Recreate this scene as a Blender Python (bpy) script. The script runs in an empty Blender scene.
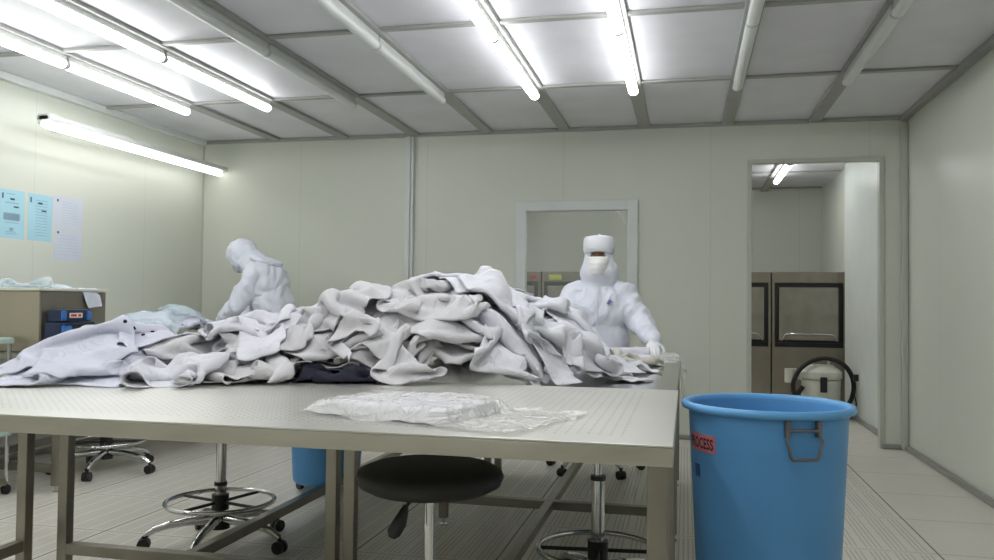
import bpy, bmesh, math, random
import numpy as np
from mathutils import Vector, Matrix
PI = math.pi
C = bpy.context.scene.collection
sc = bpy.context.scene
random.seed(4)

# ---------------------------------------------------------------- materials
def nt(name):
    m = bpy.data.materials.new(name); m.use_nodes = True
    t = m.node_tree; return m, t, t.nodes['Principled BSDF']
def lin(c): return tuple(((v/255)/12.92 if v/255 <= .04045 else ((v/255+.055)/1.055)**2.4) for v in c)
def mat(name, col, rough=.5, metal=0, vary=.06, scale=6, spec=.5, bump=0, bscale=60, alpha=1, stretch=None, rvary=0, crumple=None):
    m, t, b = nt(name); N = t.nodes; L = t.links
    b.inputs['Roughness'].default_value = rough; b.inputs['Metallic'].default_value = metal
    b.inputs['Specular IOR Level'].default_value = spec; b.inputs['Alpha'].default_value = alpha
    tc = N.new('ShaderNodeTexCoord'); src = tc.outputs['Object']
    if stretch:
        mp = N.new('ShaderNodeMapping'); mp.inputs['Scale'].default_value = stretch; L.new(src, mp.inputs[0]); src = mp.outputs[0]
    n = N.new('ShaderNodeTexNoise'); n.inputs['Scale'].default_value = scale; n.inputs['Detail'].default_value = 4; L.new(src, n.inputs['Vector'])
    r = N.new('ShaderNodeMapRange'); r.inputs[1].default_value = .3; r.inputs[2].default_value = .7; r.inputs[3].default_value = 1-vary; r.inputs[4].default_value = 1+vary
    L.new(n.outputs['Fac'], r.inputs[0])
    mx = N.new('ShaderNodeVectorMath'); mx.operation = 'SCALE'; mx.inputs[0].default_value = lin(col); L.new(r.outputs[0], mx.inputs['Scale']); L.new(mx.outputs[0], b.inputs['Base Color'])
    if rvary:
        r2 = N.new('ShaderNodeMapRange'); r2.inputs[1].default_value = .3; r2.inputs[2].default_value = .7; r2.inputs[3].default_value = rough-rvary; r2.inputs[4].default_value = rough+rvary
        L.new(n.outputs['Fac'], r2.inputs[0]); L.new(r2.outputs[0], b.inputs['Roughness'])
    if crumple:
        n3 = N.new('ShaderNodeTexNoise'); n3.inputs['Scale'].default_value = crumple[1]; n3.inputs['Detail'].default_value = 2.5; n3.inputs['Distortion'].default_value = 1.6; L.new(src, n3.inputs['Vector'])
        ab = N.new('ShaderNodeMath'); ab.operation = 'SUBTRACT'; ab.inputs[1].default_value = .5; L.new(n3.outputs['Fac'], ab.inputs[0])
        a2 = N.new('ShaderNodeMath'); a2.operation = 'ABSOLUTE'; L.new(ab.outputs[0], a2.inputs[0])
        a3 = N.new('ShaderNodeMath'); a3.operation = 'POWER'; a3.inputs[1].default_value = .6; L.new(a2.outputs[0], a3.inputs[0])
        b3 = N.new('ShaderNodeBump'); b3.inputs['Strength'].default_value = crumple[0]; b3.inputs['Distance'].default_value = .02; b3.invert = True; L.new(a3.outputs[0], b3.inputs['Height']); L.new(b3.outputs[0], b.inputs['Normal'])
    if bump:
        n2 = N.new('ShaderNodeTexNoise'); n2.inputs['Scale'].default_value = bscale; n2.inputs['Detail'].default_value = 3; L.new(src, n2.inputs['Vector'])
        bp = N.new('ShaderNodeBump'); bp.inputs['Strength'].default_value = bump; bp.inputs['Distance'].default_value = .01; L.new(n2.outputs['Fac'], bp.inputs['Height']); (L.new(b3.outputs[0], bp.inputs['Normal']) if crumple else None); L.new(bp.outputs[0], b.inputs['Normal'])
    return m
def emit(name, col, s):
    m, t, b = nt(name)
    b.inputs['Base Color'].default_value = (.9, .9, .9, 1)
    b.inputs['Emission Color'].default_value = (*col, 1); b.inputs['Emission Strength'].default_value = s
    return m
def wall_mat(name, col, axis, pitch, off, rough=.32):
    """painted sandwich panel with a thin sealed joint every `pitch` metres"""
    m, t, b = nt(name); N = t.nodes; L = t.links
    g = N.new('ShaderNodeNewGeometry'); s = N.new('ShaderNodeSeparateXYZ'); L.new(g.outputs['Position'], s.inputs[0])
    def mt(op, a, v=None, w=None):
        n = N.new('ShaderNodeMath'); n.operation = op
        for i, q in enumerate((a, v, w)):
            if q is None: continue
            if isinstance(q, (int, float)): n.inputs[i].default_value = q
            else: L.new(q, n.inputs[i])
        return n.outputs[0]
    x = mt('ADD', s.outputs[axis], 100-off); x = mt('MODULO', x, pitch); j = mt('LESS_THAN', x, .005)
    no = N.new('ShaderNodeTexNoise'); no.inputs['Scale'].default_value = 1.3; no.inputs['Detail'].default_value = 3; L.new(g.outputs['Position'], no.inputs['Vector'])
    f = mt('MULTIPLY_ADD', no.outputs['Fac'], .06, .97); f = mt('SUBTRACT', f, mt('MULTIPLY', j, .13))
    v = N.new('ShaderNodeVectorMath'); v.operation = 'SCALE'; v.inputs[0].default_value = lin(col); L.new(f, v.inputs['Scale']); L.new(v.outputs[0], b.inputs['Base Color'])
    b.inputs['Roughness'].default_value = rough; b.inputs['Specular IOR Level'].default_value = .35
    return m
def floor_mat():
    """600 mm raised access tiles: grooved grating tiles, plain ones along the right wall"""
    m, t, b = nt('raised_floor'); N = t.nodes; L = t.links
    g = N.new('ShaderNodeNewGeometry'); s = N.new('ShaderNodeSeparateXYZ'); L.new(g.outputs['Position'], s.inputs[0])
    def mt(op, a, v=None, w=None):
        n = N.new('ShaderNodeMath'); n.operation = op
        for i, q in enumerate((a, v, w)):
            if q is None: continue
            if isinstance(q, (int, float)): n.inputs[i].default_value = q
            else: L.new(q, n.inputs[i])
        return n.outputs[0]
    X = mt('ADD', s.outputs[0], 60-1.0505); Y = mt('ADD', s.outputs[1], 60-6.2913)
    tx = mt('MODULO', X, .6); ty = mt('MODULO', Y, .6)
    jx = mt('MAXIMUM', mt('LESS_THAN', tx, .004), mt('GREATER_THAN', tx, .596))
    jy = mt('MAXIMUM', mt('LESS_THAN', ty, .002), mt('GREATER_THAN', ty, .598))
    joint = mt('MAXIMUM', jx, jy)
    # grooves along Y: fine slots, grouped in bands, a plain rim round each tile
    gr = mt('LESS_THAN', mt('MODULO', X, .02), .0060)
    band = mt('LESS_THAN', mt('ABSOLUTE', mt('SUBTRACT', mt('MODULO', X, .1), .05)), .038)
    slot = mt('LESS_THAN', mt('ABSOLUTE', mt('SUBTRACT', mt('MODULO', Y, .15), .075)), .066)
    rim = mt('MULTIPLY', mt('LESS_THAN', mt('ABSOLUTE', mt('SUBTRACT', tx, .3)), .275), mt('LESS_THAN', mt('ABSOLUTE', mt('SUBTRACT', ty, .3)), .275))
    zone = mt('MULTIPLY', mt('LESS_THAN', s.outputs[0], 1.05), mt('LESS_THAN', s.outputs[1], 6.29))
    gro = mt('MULTIPLY', mt('MULTIPLY', mt('MULTIPLY', gr, band), mt('MULTIPLY', rim, 1.0)), zone)
    no = N.new('ShaderNodeTexNoise'); no.inputs['Scale'].default_value = 2.2; no.inputs['Detail'].default_value = 5; L.new(g.outputs['Position'], no.inputs['Vector'])
    f = mt('MULTIPLY_ADD', no.outputs['Fac'], .16, .92); f = mt('SUBTRACT', f, mt('MULTIPLY', gro, .34)); f = mt('MULTIPLY', f, mt('SUBTRACT', 1.0, mt('MULTIPLY', joint, .85)))
    v = N.new('ShaderNodeVectorMath'); v.operation = 'SCALE'; v.inputs[0].default_value = lin((215, 211, 200)); L.new(f, v.inputs['Scale']); L.new(v.outputs[0], b.inputs['Base Color'])
    b.inputs['Roughness'].default_value = .42; b.inputs['Specular IOR Level'].default_value = .4
    return m
def perforated():
    m, t, b = nt('perforated_steel'); N = t.nodes; L = t.links
    g = N.new('ShaderNodeNewGeometry'); s = N.new('ShaderNodeSeparateXYZ'); L.new(g.outputs['Position'], s.inputs[0])
    def mt(op, a, v=None, w=None):
        n = N.new('ShaderNodeMath'); n.operation = op
        for i, q in enumerate((a, v, w)):
            if q is None: continue
            if isinstance(q, (int, float)): n.inputs[i].default_value = q
            else: L.new(q, n.inputs[i])
        return n.outputs[0]
    p = .0225
    dx = mt('SUBTRACT', mt('MODULO', mt('ADD', s.outputs[0], 45), p), p/2); dy = mt('SUBTRACT', mt('MODULO', mt('ADD', s.outputs[1], 45), p), p/2)
    d = mt('SQRT', mt('ADD', mt('MULTIPLY', dx, dx), mt('MULTIPLY', dy, dy)))
    hole = mt('LESS_THAN', d, .0032)
    inx = mt('LESS_THAN', mt('ABSOLUTE', mt('SUBTRACT', s.outputs[0], -1.195)), 1.09)
    iny = mt('LESS_THAN', mt('ABSOLUTE', mt('SUBTRACT', s.outputs[1], 2.1)), .43)
    hole = mt('MULTIPLY', hole, mt('MULTIPLY', inx, iny))
    no = N.new('ShaderNodeTexNoise'); no.inputs['Scale'].default_value = 3; no.inputs['Detail'].default_value = 6; L.new(g.outputs['Position'], no.inputs['Vector'])
    mp = N.new('ShaderNodeMapping'); mp.inputs['Scale'].default_value = (3, 140, 3); L.new(g.outputs['Position'], mp.inputs[0])
    n2 = N.new('ShaderNodeTexNoise'); n2.inputs['Scale'].default_value = 1; L.new(mp.outputs[0], n2.inputs['Vector'])
    f = mt('MULTIPLY', mt('MULTIPLY_ADD', no.outputs['Fac'], .2, .9), mt('SUBTRACT', 1.0, mt('MULTIPLY', hole, .5)))
    v = N.new('ShaderNodeVectorMath'); v.operation = 'SCALE'; v.inputs[0].default_value = lin((214, 213, 206)); L.new(f, v.inputs['Scale']); L.new(v.outputs[0], b.inputs['Base Color'])
    b.inputs['Metallic'].default_value = 1; L.new(mt('MULTIPLY_ADD', n2.outputs['Fac'], .14, .30), b.inputs['Roughness'])
    return m

M = {}
M['floor'] = floor_mat()
M['wallx'] = wall_mat('wall_panel_paint', (211, 214, 203), 0, 1.16, .42)
M['wally'] = wall_mat('side_wall_panel_paint', (211, 214, 203), 1, 1.16, .3)
M['partition'] = mat('pale_partition_paint', (222, 228, 222), .35, vary=.03)
M['ceil'] = mat('ceiling_filter_panel', (222, 222, 228), .40, vary=.05, scale=3, spec=.4)
M['beam'] = mat('ceiling_beam_paint', (160, 161, 157), .45, vary=.04)
M['whitetrim'] = mat('white_aluminium_trim', (214, 218, 216), .35, vary=.03)
M['trim'] = mat('grey_aluminium_trim', (146, 146, 138), .4, vary=.05)
M['frame'] = mat('pale_wall_frame', (190, 192, 182), .35, vary=.03)
M['steel'] = mat('brushed_steel', (188, 185, 174), .40, 1, .10, 5, rvary=.06, stretch=(1, 1, 6))
M['mirror'] = mat('polished_steel_top', (190, 190, 184), .13, 1, .06, 3, rvary=.03)
M['perf'] = perforated()
M['legsteel'] = mat('square_tube_steel', (150, 146, 136), .34, 1, .12, 7)
M['chrome'] = mat('chrome', (205, 205, 205), .12, 1, .04)
M['black'] = mat('black_plastic', (26, 26, 27), .45, vary=.1)
M['seat'] = mat('black_vinyl_seat', (30, 29, 28), .55, vary=.12, bump=.15, bscale=90)
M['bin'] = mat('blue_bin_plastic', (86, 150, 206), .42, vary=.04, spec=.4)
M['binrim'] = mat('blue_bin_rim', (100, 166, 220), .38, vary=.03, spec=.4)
M['wire'] = mat('dull_wire', (112, 112, 116), .45, .7, .15)
M['pink'] = mat('pink_sticker', (200, 118, 124), .5, vary=.08)
M['ink'] = mat('dark_ink', (58, 26, 36), .6, vary=.05)
M['sticker'] = mat('dark_blue_sticker', (38, 74, 128), .5, vary=.1)
M['diff_off'] = mat('unlit_diffuser', (222, 225, 224), .3, vary=.03)
M['housing'] = mat('fixture_housing', (205, 208, 205), .35, vary=.03)
M['tube'] = emit('lit_tube', (.985, .995, 1.0), 15)
M['tube2'] = emit('lit_wall_tube', (1, 1.0, .97), 4.5)
M['white_cloth'] = mat('white_smock_fabric', (219, 219, 226), .85, vary=.04, scale=5, bump=.12, bscale=160, spec=.2, crumple=(.55, 5))
M['grey_cloth'] = mat('off_white_fabric', (207, 206, 209), .85, vary=.05, scale=5, bump=.12, bscale=160, spec=.2, crumple=(.55, 5))
M['lilac_cloth'] = mat('cool_white_fabric', (210, 212, 225), .85, vary=.04, scale=5, bump=.12, bscale=160, spec=.2, crumple=(.55, 5))
M['warm_cloth'] = mat('warm_grey_fabric', (192, 190, 184), .85, vary=.05, scale=5, bump=.12, bscale=160, spec=.2, crumple=(.55, 5))
M['dark_cloth'] = mat('dark_navy_fabric', (46, 46, 60), .8, vary=.1, scale=5, bump=.1, bscale=120, spec=.2)
M['suit'] = mat('cleanroom_suit_fabric', (226, 229, 240), .75, vary=.03, scale=9, bump=.1, bscale=80, spec=.25, crumple=(.32, 7))
M['cap'] = mat('white_cap_fabric', (228, 230, 236), .75, vary=.03, bump=.1, bscale=90, spec=.2)
M['mask'] = mat('face_mask_fabric', (236, 236, 234), .8, vary=.03, spec=.2)
M['glove'] = mat('white_glove', (232, 234, 238), .6, vary=.03)
M['skin'] = mat('skin', (128, 88, 68), .55, vary=.06, scale=20)  # tone lowered to carry the shade around the eyes under the cap
M['hair'] = mat('black_hair', (22, 18, 16), .5)
M['eyew'] = mat('eye_white', (215, 210, 205), .3)
M['logo'] = mat('blue_logo', (60, 90, 170), .6)
M['poly'] = mat('clear_plastic_film', (250, 250, 247), .14, vary=.04, alpha=.46, spec=1, bump=.7, bscale=22, crumple=(.8, 14))
M['polyd'] = mat('milky_plastic_film', (226, 234, 236), .2, vary=.04, alpha=.6, spec=.8)
M['polyb'] = mat('pale_blue_plastic_film', (212, 228, 236), .2, vary=.04, alpha=.5, spec=.7)
M['paper'] = mat('white_paper', (206, 212, 224), .7, vary=.02)
M['bluepaper'] = mat('light_blue_paper', (168, 210, 224), .7, vary=.03)
M['print'] = mat('grey_print', (138, 166, 186), .8)
M['print2'] = mat('dark_print', (50, 70, 90), .8)
M['print3'] = mat('pale_print', (188, 196, 208), .8)
M['cabinet'] = mat('cabinet_steel_front', (176, 166, 150), .4, .75, .06, 3)
M['cabside'] = mat('cabinet_steel_side', (140, 136, 126), .42, .75, .06, 3)
M['cabtop'] = mat('cabinet_pale_top', (212, 212, 200), .4, vary=.04)
M['devblue'] = mat('blue_device_plastic', (62, 122, 198), .35, vary=.05)
M['devdark'] = mat('dark_blue_device_plastic', (30, 44, 74), .35, vary=.05)
M['label'] = mat('white_label', (230, 214, 208), .5)
M['red'] = mat('red_print', (190, 60, 50), .6)
M['glassg'] = mat('pale_green_shelf', (196, 218, 208), .25, vary=.03)
M['mach'] = mat('machine_steel', (150, 142, 130), .38, .85, .12, 3)
M['machdoor'] = mat('machine_door_steel', (158, 152, 142), .3, .9, .15, 5)
M['gasket'] = mat('black_gasket', (14, 14, 15), .5)
M['cream'] = mat('cream_plastic', (208, 208, 196), .4, vary=.04)
M['display'] = mat('yellow_green_display', (196, 208, 92), .4)
m, t_, b_ = nt('window_glass'); b_.inputs['Base Color'].default_value = (.86, .93, .88, 1); b_.inputs['Alpha'].default_value = .10; b_.inputs['Roughness'].default_value = .04; M['glass'] = m

# ---------------------------------------------------------------- mesh helpers
class MB:
    def __init__(s): s.b = bmesh.new()
    def box(s, x0, x1, y0, y1, z0, z1, bev=0, rot=None, at=None):
        b = bmesh.new(); bmesh.ops.create_cube(b, size=1)
        for v in b.verts: v.co = Vector(((v.co.x+.5)*(x1-x0)+x0, (v.co.y+.5)*(y1-y0)+y0, (v.co.z+.5)*(z1-z0)+z0))
        if bev: bmesh.ops.bevel(b, geom=list(b.edges), offset=bev, segments=2, affect='EDGES', profile=.6)
        if rot is not None: bmesh.ops.transform(b, matrix=rot, verts=b.verts)
        if at is not None: bmesh.ops.translate(b, vec=at, verts=b.verts)
        s.join(b); return s
    def join(s, b):
        me = bpy.data.meshes.new('t'); b.to_mesh(me); b.free(); s.b.from_mesh(me); bpy.data.meshes.remove(me)
    def cyl(s, p, q, r, r2=None, n=16, caps=True):
        p = Vector(p); q = Vector(q); d = q-p; b = bmesh.new()
        bmesh.ops.create_cone(b, cap_ends=caps, segments=n, radius1=r, radius2=r if r2 is None else r2, depth=d.length)
        bmesh.ops.transform(b, matrix=Matrix.Translation((p+q)/2) @ d.to_track_quat('Z', 'Y').to_matrix().to_4x4(), verts=b.verts)
        s.join(b); return s
    def ball(s, p, r, sc_=(1, 1, 1), n=16):
        b = bmesh.new(); bmesh.ops.create_uvsphere(b, u_segments=n, v_segments=max(6, n//2+2), radius=r)
        for v in b.verts: v.co = Vector((v.co.x*sc_[0], v.co.y*sc_[1], v.co.z*sc_[2]))+Vector(p)
        s.join(b); return s
    def rings(s, rs, close=False, capA=True, capB=True):
        """skin a list of rings (lists of points)"""
        R = [[s.b.verts.new(p) for p in r] for r in rs]; n = len(R[0])
        for a, b in zip(R[:-1], R[1:]):
            for i in range(n): s.b.faces.new((a[i], a[(i+1) % n], b[(i+1) % n], b[i]))
        if close:
            for i in range(n): s.b.faces.new((R[-1][i], R[-1][(i+1) % n], R[0][(i+1) % n], R[0][i]))
        else:
            if capA: s.b.faces.new(R[0][::-1])
            if capB: s.b.faces.new(R[-1])
        return s
    def lathe(s, prof, c=(0, 0, 0), n=40, close=False, capA=True, capB=True, sy=1):
        return s.rings([[(c[0]+r*math.cos(2*PI*i/n), c[1]+r*sy*math.sin(2*PI*i/n), c[2]+z) for i in range(n)] for r, z in prof], close, capA, capB)
    def tube(s, pts, r, n=10, closed=False):
        pts = [Vector(p) for p in pts]; k = len(pts); rs = []; up = None
        for i, p in enumerate(pts):
            d = (pts[(i+1) % k]-pts[i-1]) if closed else (pts[min(i+1, k-1)]-pts[max(i-1, 0)])
            d.normalize()
            if up is None: up = d.orthogonal().normalized()
            up = (up-d*up.dot(d)).normalized(); w = d.cross(up); rr = r[i] if isinstance(r, (list, tuple)) else r
            rs.append([p+(up*math.cos(2*PI*j/n)+w*math.sin(2*PI*j/n))*rr for j in range(n)])
        return s.rings(rs, closed)
    def build(s, name, m, parent=None, smooth=True, angle=40):
        bmesh.ops.recalc_face_normals(s.b, faces=s.b.faces)
        me = bpy.data.meshes.new(name); s.b.to_mesh(me); s.b.free()
        me.materials.append(m); o = bpy.data.objects.new(name, me); C.objects.link(o)
        if parent is not None: o.parent = parent
        if smooth:
            me.polygons.foreach_set('use_smooth', [True]*len(me.polygons)); me.set_sharp_from_angle(angle=math.radians(angle))
        return o
def tag(o, label, cat, group=None, kind=None):
    o['label'] = label; o['category'] = cat
    if group: o['group'] = group
    if kind: o['kind'] = kind
    return o
def thing(name, loc, label, cat, rz=0, group=None):
    o = bpy.data.objects.new(name, None); o.empty_display_size = .05; C.objects.link(o); o.location = loc; o.rotation_euler.z = rz
    return tag(o, label, cat, group)
def struct(name, mb, m, smooth=False):
    o = mb.build(name, m, None, smooth); o['kind'] = 'structure'; return o
def lab(o, s): o['label'] = s; return o
def copy_tree(o, parent=None):
    c = o.copy(); C.objects.link(c)
    if parent is not None: c.parent = parent
    for ch in list(o.children): copy_tree(ch, c)
    return c
def arc(c, r, a0, a1, n, f): return [f(c, r, a0+(a1-a0)*i/(n-1)) for i in range(n)]

# ---------------------------------------------------------------- camera
def make_camera():
    yaw, pitch, roll = .2242, .0279, .011
    F = Vector((-math.sin(yaw)*math.cos(pitch), math.cos(yaw)*math.cos(pitch), math.sin(pitch)))
    R = Vector((math.cos(yaw), math.sin(yaw), 0)); U = R.cross(F)
    R2 = R*math.cos(roll)+U*math.sin(roll); U2 = U*math.cos(roll)-R*math.sin(roll)
    cd = bpy.data.cameras.new('camera'); cd.sensor_width = 36; cd.lens = 830.1/994*36; cd.clip_start = .05
    o = bpy.data.objects.new('camera', cd); C.objects.link(o)
    mw = Matrix((R2, U2, -F)).transposed().to_4x4(); mw.translation = (0, 0, 1.0462); o.matrix_world = mw
    sc.camera = o
make_camera()

# ---------------------------------------------------------------- the room
XL, XR, YB, YF, H = -4.25, 1.60, 6.68, -1.6, 2.476
YN = 10.65
struct('floor', MB().box(XL-.1, XR+.1, YF-.1, YN+.1, -.08, 0), M['floor'])
struct('wall_left', MB().box(XL-.08, XL, YF-.08, YB+.1, 0, H), M['wally'])
struct('wall_right', MB().box(XR, XR+.08, YF-.08, YN+.08, 0, H), M['wally'])
struct('wall_front', MB().box(XL, XR, YF-.08, YF, 0, H), M['wallx'])
DX0, DX1, DZ = .485, 1.412, 2.152
WX0, WX1, WZ0, WZ1 = -1.29, -.45, .90, 1.81
w = MB(); WT = .05
w.box(XL, WX0, YB, YB+WT, 0, H); w.box(WX0, WX1, YB, YB+WT, 0, WZ0); w.box(WX0, WX1, YB, YB+WT, WZ1, H)
w.box(WX1, DX0, YB, YB+WT, 0, H); w.box(DX0, DX1, YB, YB+WT, DZ, H); w.box(DX1, XR, YB, YB+WT, 0, H)
struct('wall_back', w, M['wallx'])
# room beyond
struct('wall_far_left', MB().box(-3.08, -3.0, YB+WT, YN, 0, H), M['wally'])
struct('wall_far_back', MB().box(-3.08, XR, YN, YN+.08, 0, H), M['wallx'])
struct('wall_partition', MB().box(1.545, XR-.001, YB+WT+.06, 8.86, 0, H-.001), M['partition'])
# ceiling and its grid
struct('ceiling', MB().box(XL-.1, XR+.1, YF-.1, YN+.1, H, H+.08), M['ceil'])
BX = [-.33+.6392*k for k in range(-5, 3)]
for x in BX: struct('trim_ceiling_beam', MB().box(x-.045, x+.045, YF, YB, H-.022, H-.0005, .004), M['beam'])
y = 5.34
n = 0
while y > YF:
    struct('trim_ceiling_cross_bar', MB().box(XL+.03, XR-.03, y-.022, y+.022, H-.016, H-.0008, .003), M['beam']); y -= 1.285
for x in (-2.6, -1.9, -1.2, -.5, .2, .93): struct('trim_far_ceiling_beam', MB().box(x-.045, x+.045, YB+.1, YN, H-.022, H-.0005, .004), M['beam'])
for y in (7.95, 9.22, 10.45): struct('trim_far_ceiling_cross_bar', MB().box(-3, XR-.03, y-.022, y+.022, H-.016, H-.0008, .003), M['beam'])
struct('trim_ceiling_back', MB().box(XL, XR, YB-.03, YB, H-.03, H-.0003, .006), M['beam'])
struct('trim_ceiling_right', MB().box(XR-.05, XR, YF, YB-.03, H-.04, H-.0003, .008), M['beam'])
struct('trim_ceiling_left', MB().box(XL, XL+.05, YF, YB-.03, H-.05, H-.0003, .008), M['whitetrim'])
# coved corners and skirting
struct('trim_corner_right', MB().box(XR-.05, XR, YB-.05, YB, .0, H-.04, .018), M['frame'], True)
struct('trim_corner_left', MB().box(XL, XL+.012, YB-.012, YB, .0, H-.05, .003), M['frame'])
struct('baseboard_right', MB().box(XR-.03, XR, YF, YB-.05, 0, .036, .01), M['trim'])
struct('baseboard_left', MB().box(XL, XL+.03, YF, YB, 0, .036, .01), M['trim'])
struct('baseboard_back', MB().box(XL+.03, DX0-.04, YB-.03, YB, 0, .036, .01).box(DX1+.01, XR-.05, YB-.03, YB, 0, .036, .01), M['trim'])
struct('baseboard_far_back', MB().box(-3, XR, YN-.03, YN, 0, .036, .01), M['trim'])
struct('baseboard_far_right', MB().box(1.52, 1.545, YB+.12, 8.86, 0, .045, .008), M['trim'])
# doorway and window frames
fr = MB(); e = .028
for x0, x1, z0, z1 in ((DX0-e, DX0+.006, 0, DZ+e), (DX1-.006, DX1+e, 0, DZ+e), (DX0, DX1, DZ-.006, DZ+e)):
    fr.box(x0, x1, YB-.012, YB+WT+.012, z0, z1, .004)
struct('door_1', fr, M['frame'])
fr = MB(); e = .075
for x0, x1, z0, z1 in ((WX0-e, WX0+.008, WZ0-e, WZ1+e), (WX1-.008, WX1+e, WZ0-e, WZ1+e), (WX0, WX1, WZ1-.008, WZ1+e), (WX0, WX1, WZ0-e, WZ0+.008)):
    fr.box(x0, x1, YB-.028, YB+WT+.01, z0, z1, .008)
wf = struct('window_1', fr, M['whitetrim'])
MB().box(WX0, WX1, YB+.02, YB+.026, WZ0, WZ1).build('glass_pane', M['glass'], wf, False)
struct('trim_wall_conduit', MB().box(-2.325, -2.30, YB-.035, YB, 0, H-.03, .006).box(-2.30, -2.275, YB-.05, YB, 0, H-.03, .006).box(-2.275, -2.25, YB-.035, YB, 0, H-.03, .006), M['whitetrim'])

# ---------------------------------------------------------------- ceiling lights
FL = 1.215
def make_fixture(lit):
    t = thing('ceiling_light', (0, 0, 0), '', 'light')
    MB().box(-.024, .024, -FL/2+.004, FL/2-.004, -.034, 0, .006).build('housing', M['housing'], t)
    pr = [(.030*math.cos(a), -.050+.030*math.sin(a)) for a in [PI*i/9 for i in range(10)]]
    pr = [(-.020, -.028), (-.028, -.040), (-.030, -.051), (-.025, -.063), (-.015, -.071), (0, -.074), (.015, -.071), (.025, -.063), (.030, -.051), (.028, -.040), (.020, -.028)]
    MB().rings([[(x, yy, z) for x, z in pr] for yy in (-FL/2+.012, FL/2-.012)]).build('diffuser', M['tube'] if lit else M['diff_off'], t)
    for s in (-1, 1):
        MB().rings([[(x*1.03, yy, z*1.01+.0003) for x, z in pr] for yy in (s*(FL/2-.012), s*FL/2)]).build('end_cap', M['housing'], t)
    return t
lit0, off0 = make_fixture(True), make_fixture(False)
first = {True: lit0, False: off0}; used = {True: False, False: False}
lit_rows = {0, 1, 4, 5}     # counted from the left
od = ['first', 'second', 'third', 'fourth', 'fifth', 'sixth', 'seventh', 'eighth']
for r, x in enumerate(BX):
    for k in range(5):
        lit = r in lit_rows
        o = first[lit] if not used[lit] else copy_tree(first[lit]); used[lit] = True
        o.location = (x-.004, 5.33-FL/2-k*(FL+.012), H-.022)
        o['label'] = ('lit' if lit else 'unlit')+' ceiling light tube, '+od[r]+' row from the left, '+od[k]+' one from the back wall'
        o['category'] = 'light'; o['group'] = 'ceiling light tubes'
o = copy_tree(lit0); o.location = (.955, 8.89, H-.022); o['label'] = 'lit ceiling light tube in the room seen through the open doorway'; o['group'] = 'light tubes of the room beyond'
for x, yy in ((-.5, 7.7), (-.5, 8.95), (-1.9, 7.7), (-1.9, 8.95), (.2, 7.7)):  # extra tubes, unseen, added to brighten the room beyond
    o = copy_tree(lit0); o.location = (x, yy, H-.022); o['label'] = 'unseen light tube added to brighten the room beyond, hidden behind the back wall'; o['group'] = 'light tubes of the room beyond'
# wall light, twin tubes
t = thing('wall_light', (-4.02, 5.565, 2.165), 'twin tube strip light hanging on the left wall below the ceiling', 'light')
MB().box(-.05, .05, -1.06, 1.06, .02, .06, .008).build('housing', M['housing'], t)
for dy in (-.7, .7): MB().box(-.23, -.0, dy-.02, dy+.02, .03, .05).build('bracket', M['housing'], t)
for dx, dy, dz in ((-.035, .05, 0), (.035, -.07, -.012)): MB().cyl((dx, dy-1.03, dz), (dx, dy+1.03, dz), .019, n=14).build('tube', M['tube2'], t)
MB().box(-.045, .045, -1.06, -.97, .0, .068, .01).build('ballast_box', M['housing'], t)

# ---------------------------------------------------------------- tables
def square_leg(mb, x, y, z0, z1, w=.04): mb.box(x-w/2, x+w/2, y-w/2, y+w/2, z0, z1, .004)
def table(label, x0, x1, y0, y1, top, mtop, legs, bars, apron=.040, w=.04, lm=None):
    lm = lm or M['legsteel']; cx, cy = (x0+x1)/2, (y0+y1)/2
    t = thing('worktable', (cx, cy, 0), label, 'table', group='stainless steel worktables')
    a, b = (x1-x0)/2, (y1-y0)/2
    MB().box(-a, a, -b, b, top-.004, top, .0015).build('tabletop', mtop, t, False)
    ap = MB()
    for X0, X1, Y0, Y1 in ((-a, a, -b, -b+.014), (-a, a, b-.014, b), (-a, -a+.014, -b+.014, b-.014), (a-.014, a, -b+.014, b-.014)): ap.box(X0, X1, Y0, Y1, top-apron, top-.0045, .002)
    ap.build('apron', M['steel'], t, False)
    for lx, ly in legs:
        m = MB(); square_leg(m, lx-cx, ly-cy, .035, top-.006 if apron < .02 else top-.006, w); l = m.build('leg', lm, t, False)
        MB().cyl((lx-cx, ly-cy, 0), (lx-cx, ly-cy, .008), .02, n=12).cyl((lx-cx, ly-cy, .008), (lx-cx, ly-cy, .036), .009, n=10).build('levelling_foot', M['chrome'], l)
    for X0, X1, Y0, Y1, Z0, Z1 in bars: MB().box(X0-cx, X1-cx, Y0-cy, Y1-cy, Z0, Z1, .003).build('stretcher', lm, t, False)
    return t
ft, rt = .785, .75
table('near stainless steel worktable with perforated top holding the plastic bag', -2.37, -.022, 1.58, 2.62, ft, M['perf'],
      [(-.05, 1.61), (-.05, 2.59), (-2.345, 1.61), (-2.345, 2.59)],
      [(-2.362, -2.328, 1.63, 2.57, .13, .17), (-.067, -.033, 1.63, 2.57, .13, .17)])
table('polished steel worktable behind the near one on the right, by the standing blue bin', -1.135, -.03, 2.632, 4.985, rt, M['mirror'],
      [(-.055, 2.665), (-1.11, 2.665), (-.055, 3.79), (-1.11, 3.79), (-.055, 4.955), (-1.11, 4.955)],
      [(-1.09, -.075, 2.645, 2.685, .107, .147), (-1.09, -.075, 3.77, 3.81, .107, .147), (-1.09, -.075, 4.935, 4.975, .107, .147),
       (-.625, -.585, 2.685, 3.77, .107, .147), (-.625, -.585, 3.81, 4.935, .107, .147)])
table('polished steel worktable behind the near one on the left, under the clothes heap', -2.28, -1.145, 2.632, 4.985, rt, M['mirror'],
      [(-1.175, 2.665), (-2.235, 2.665), (-1.175, 4.955), (-2.235, 4.955)],
      [(-2.215, -1.195, 2.645, 2.685, .107, .147), (-2.215, -1.195, 4.935, 4.975, .107, .147), (-1.745, -1.705, 2.685, 4.935, .107, .147)])
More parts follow.
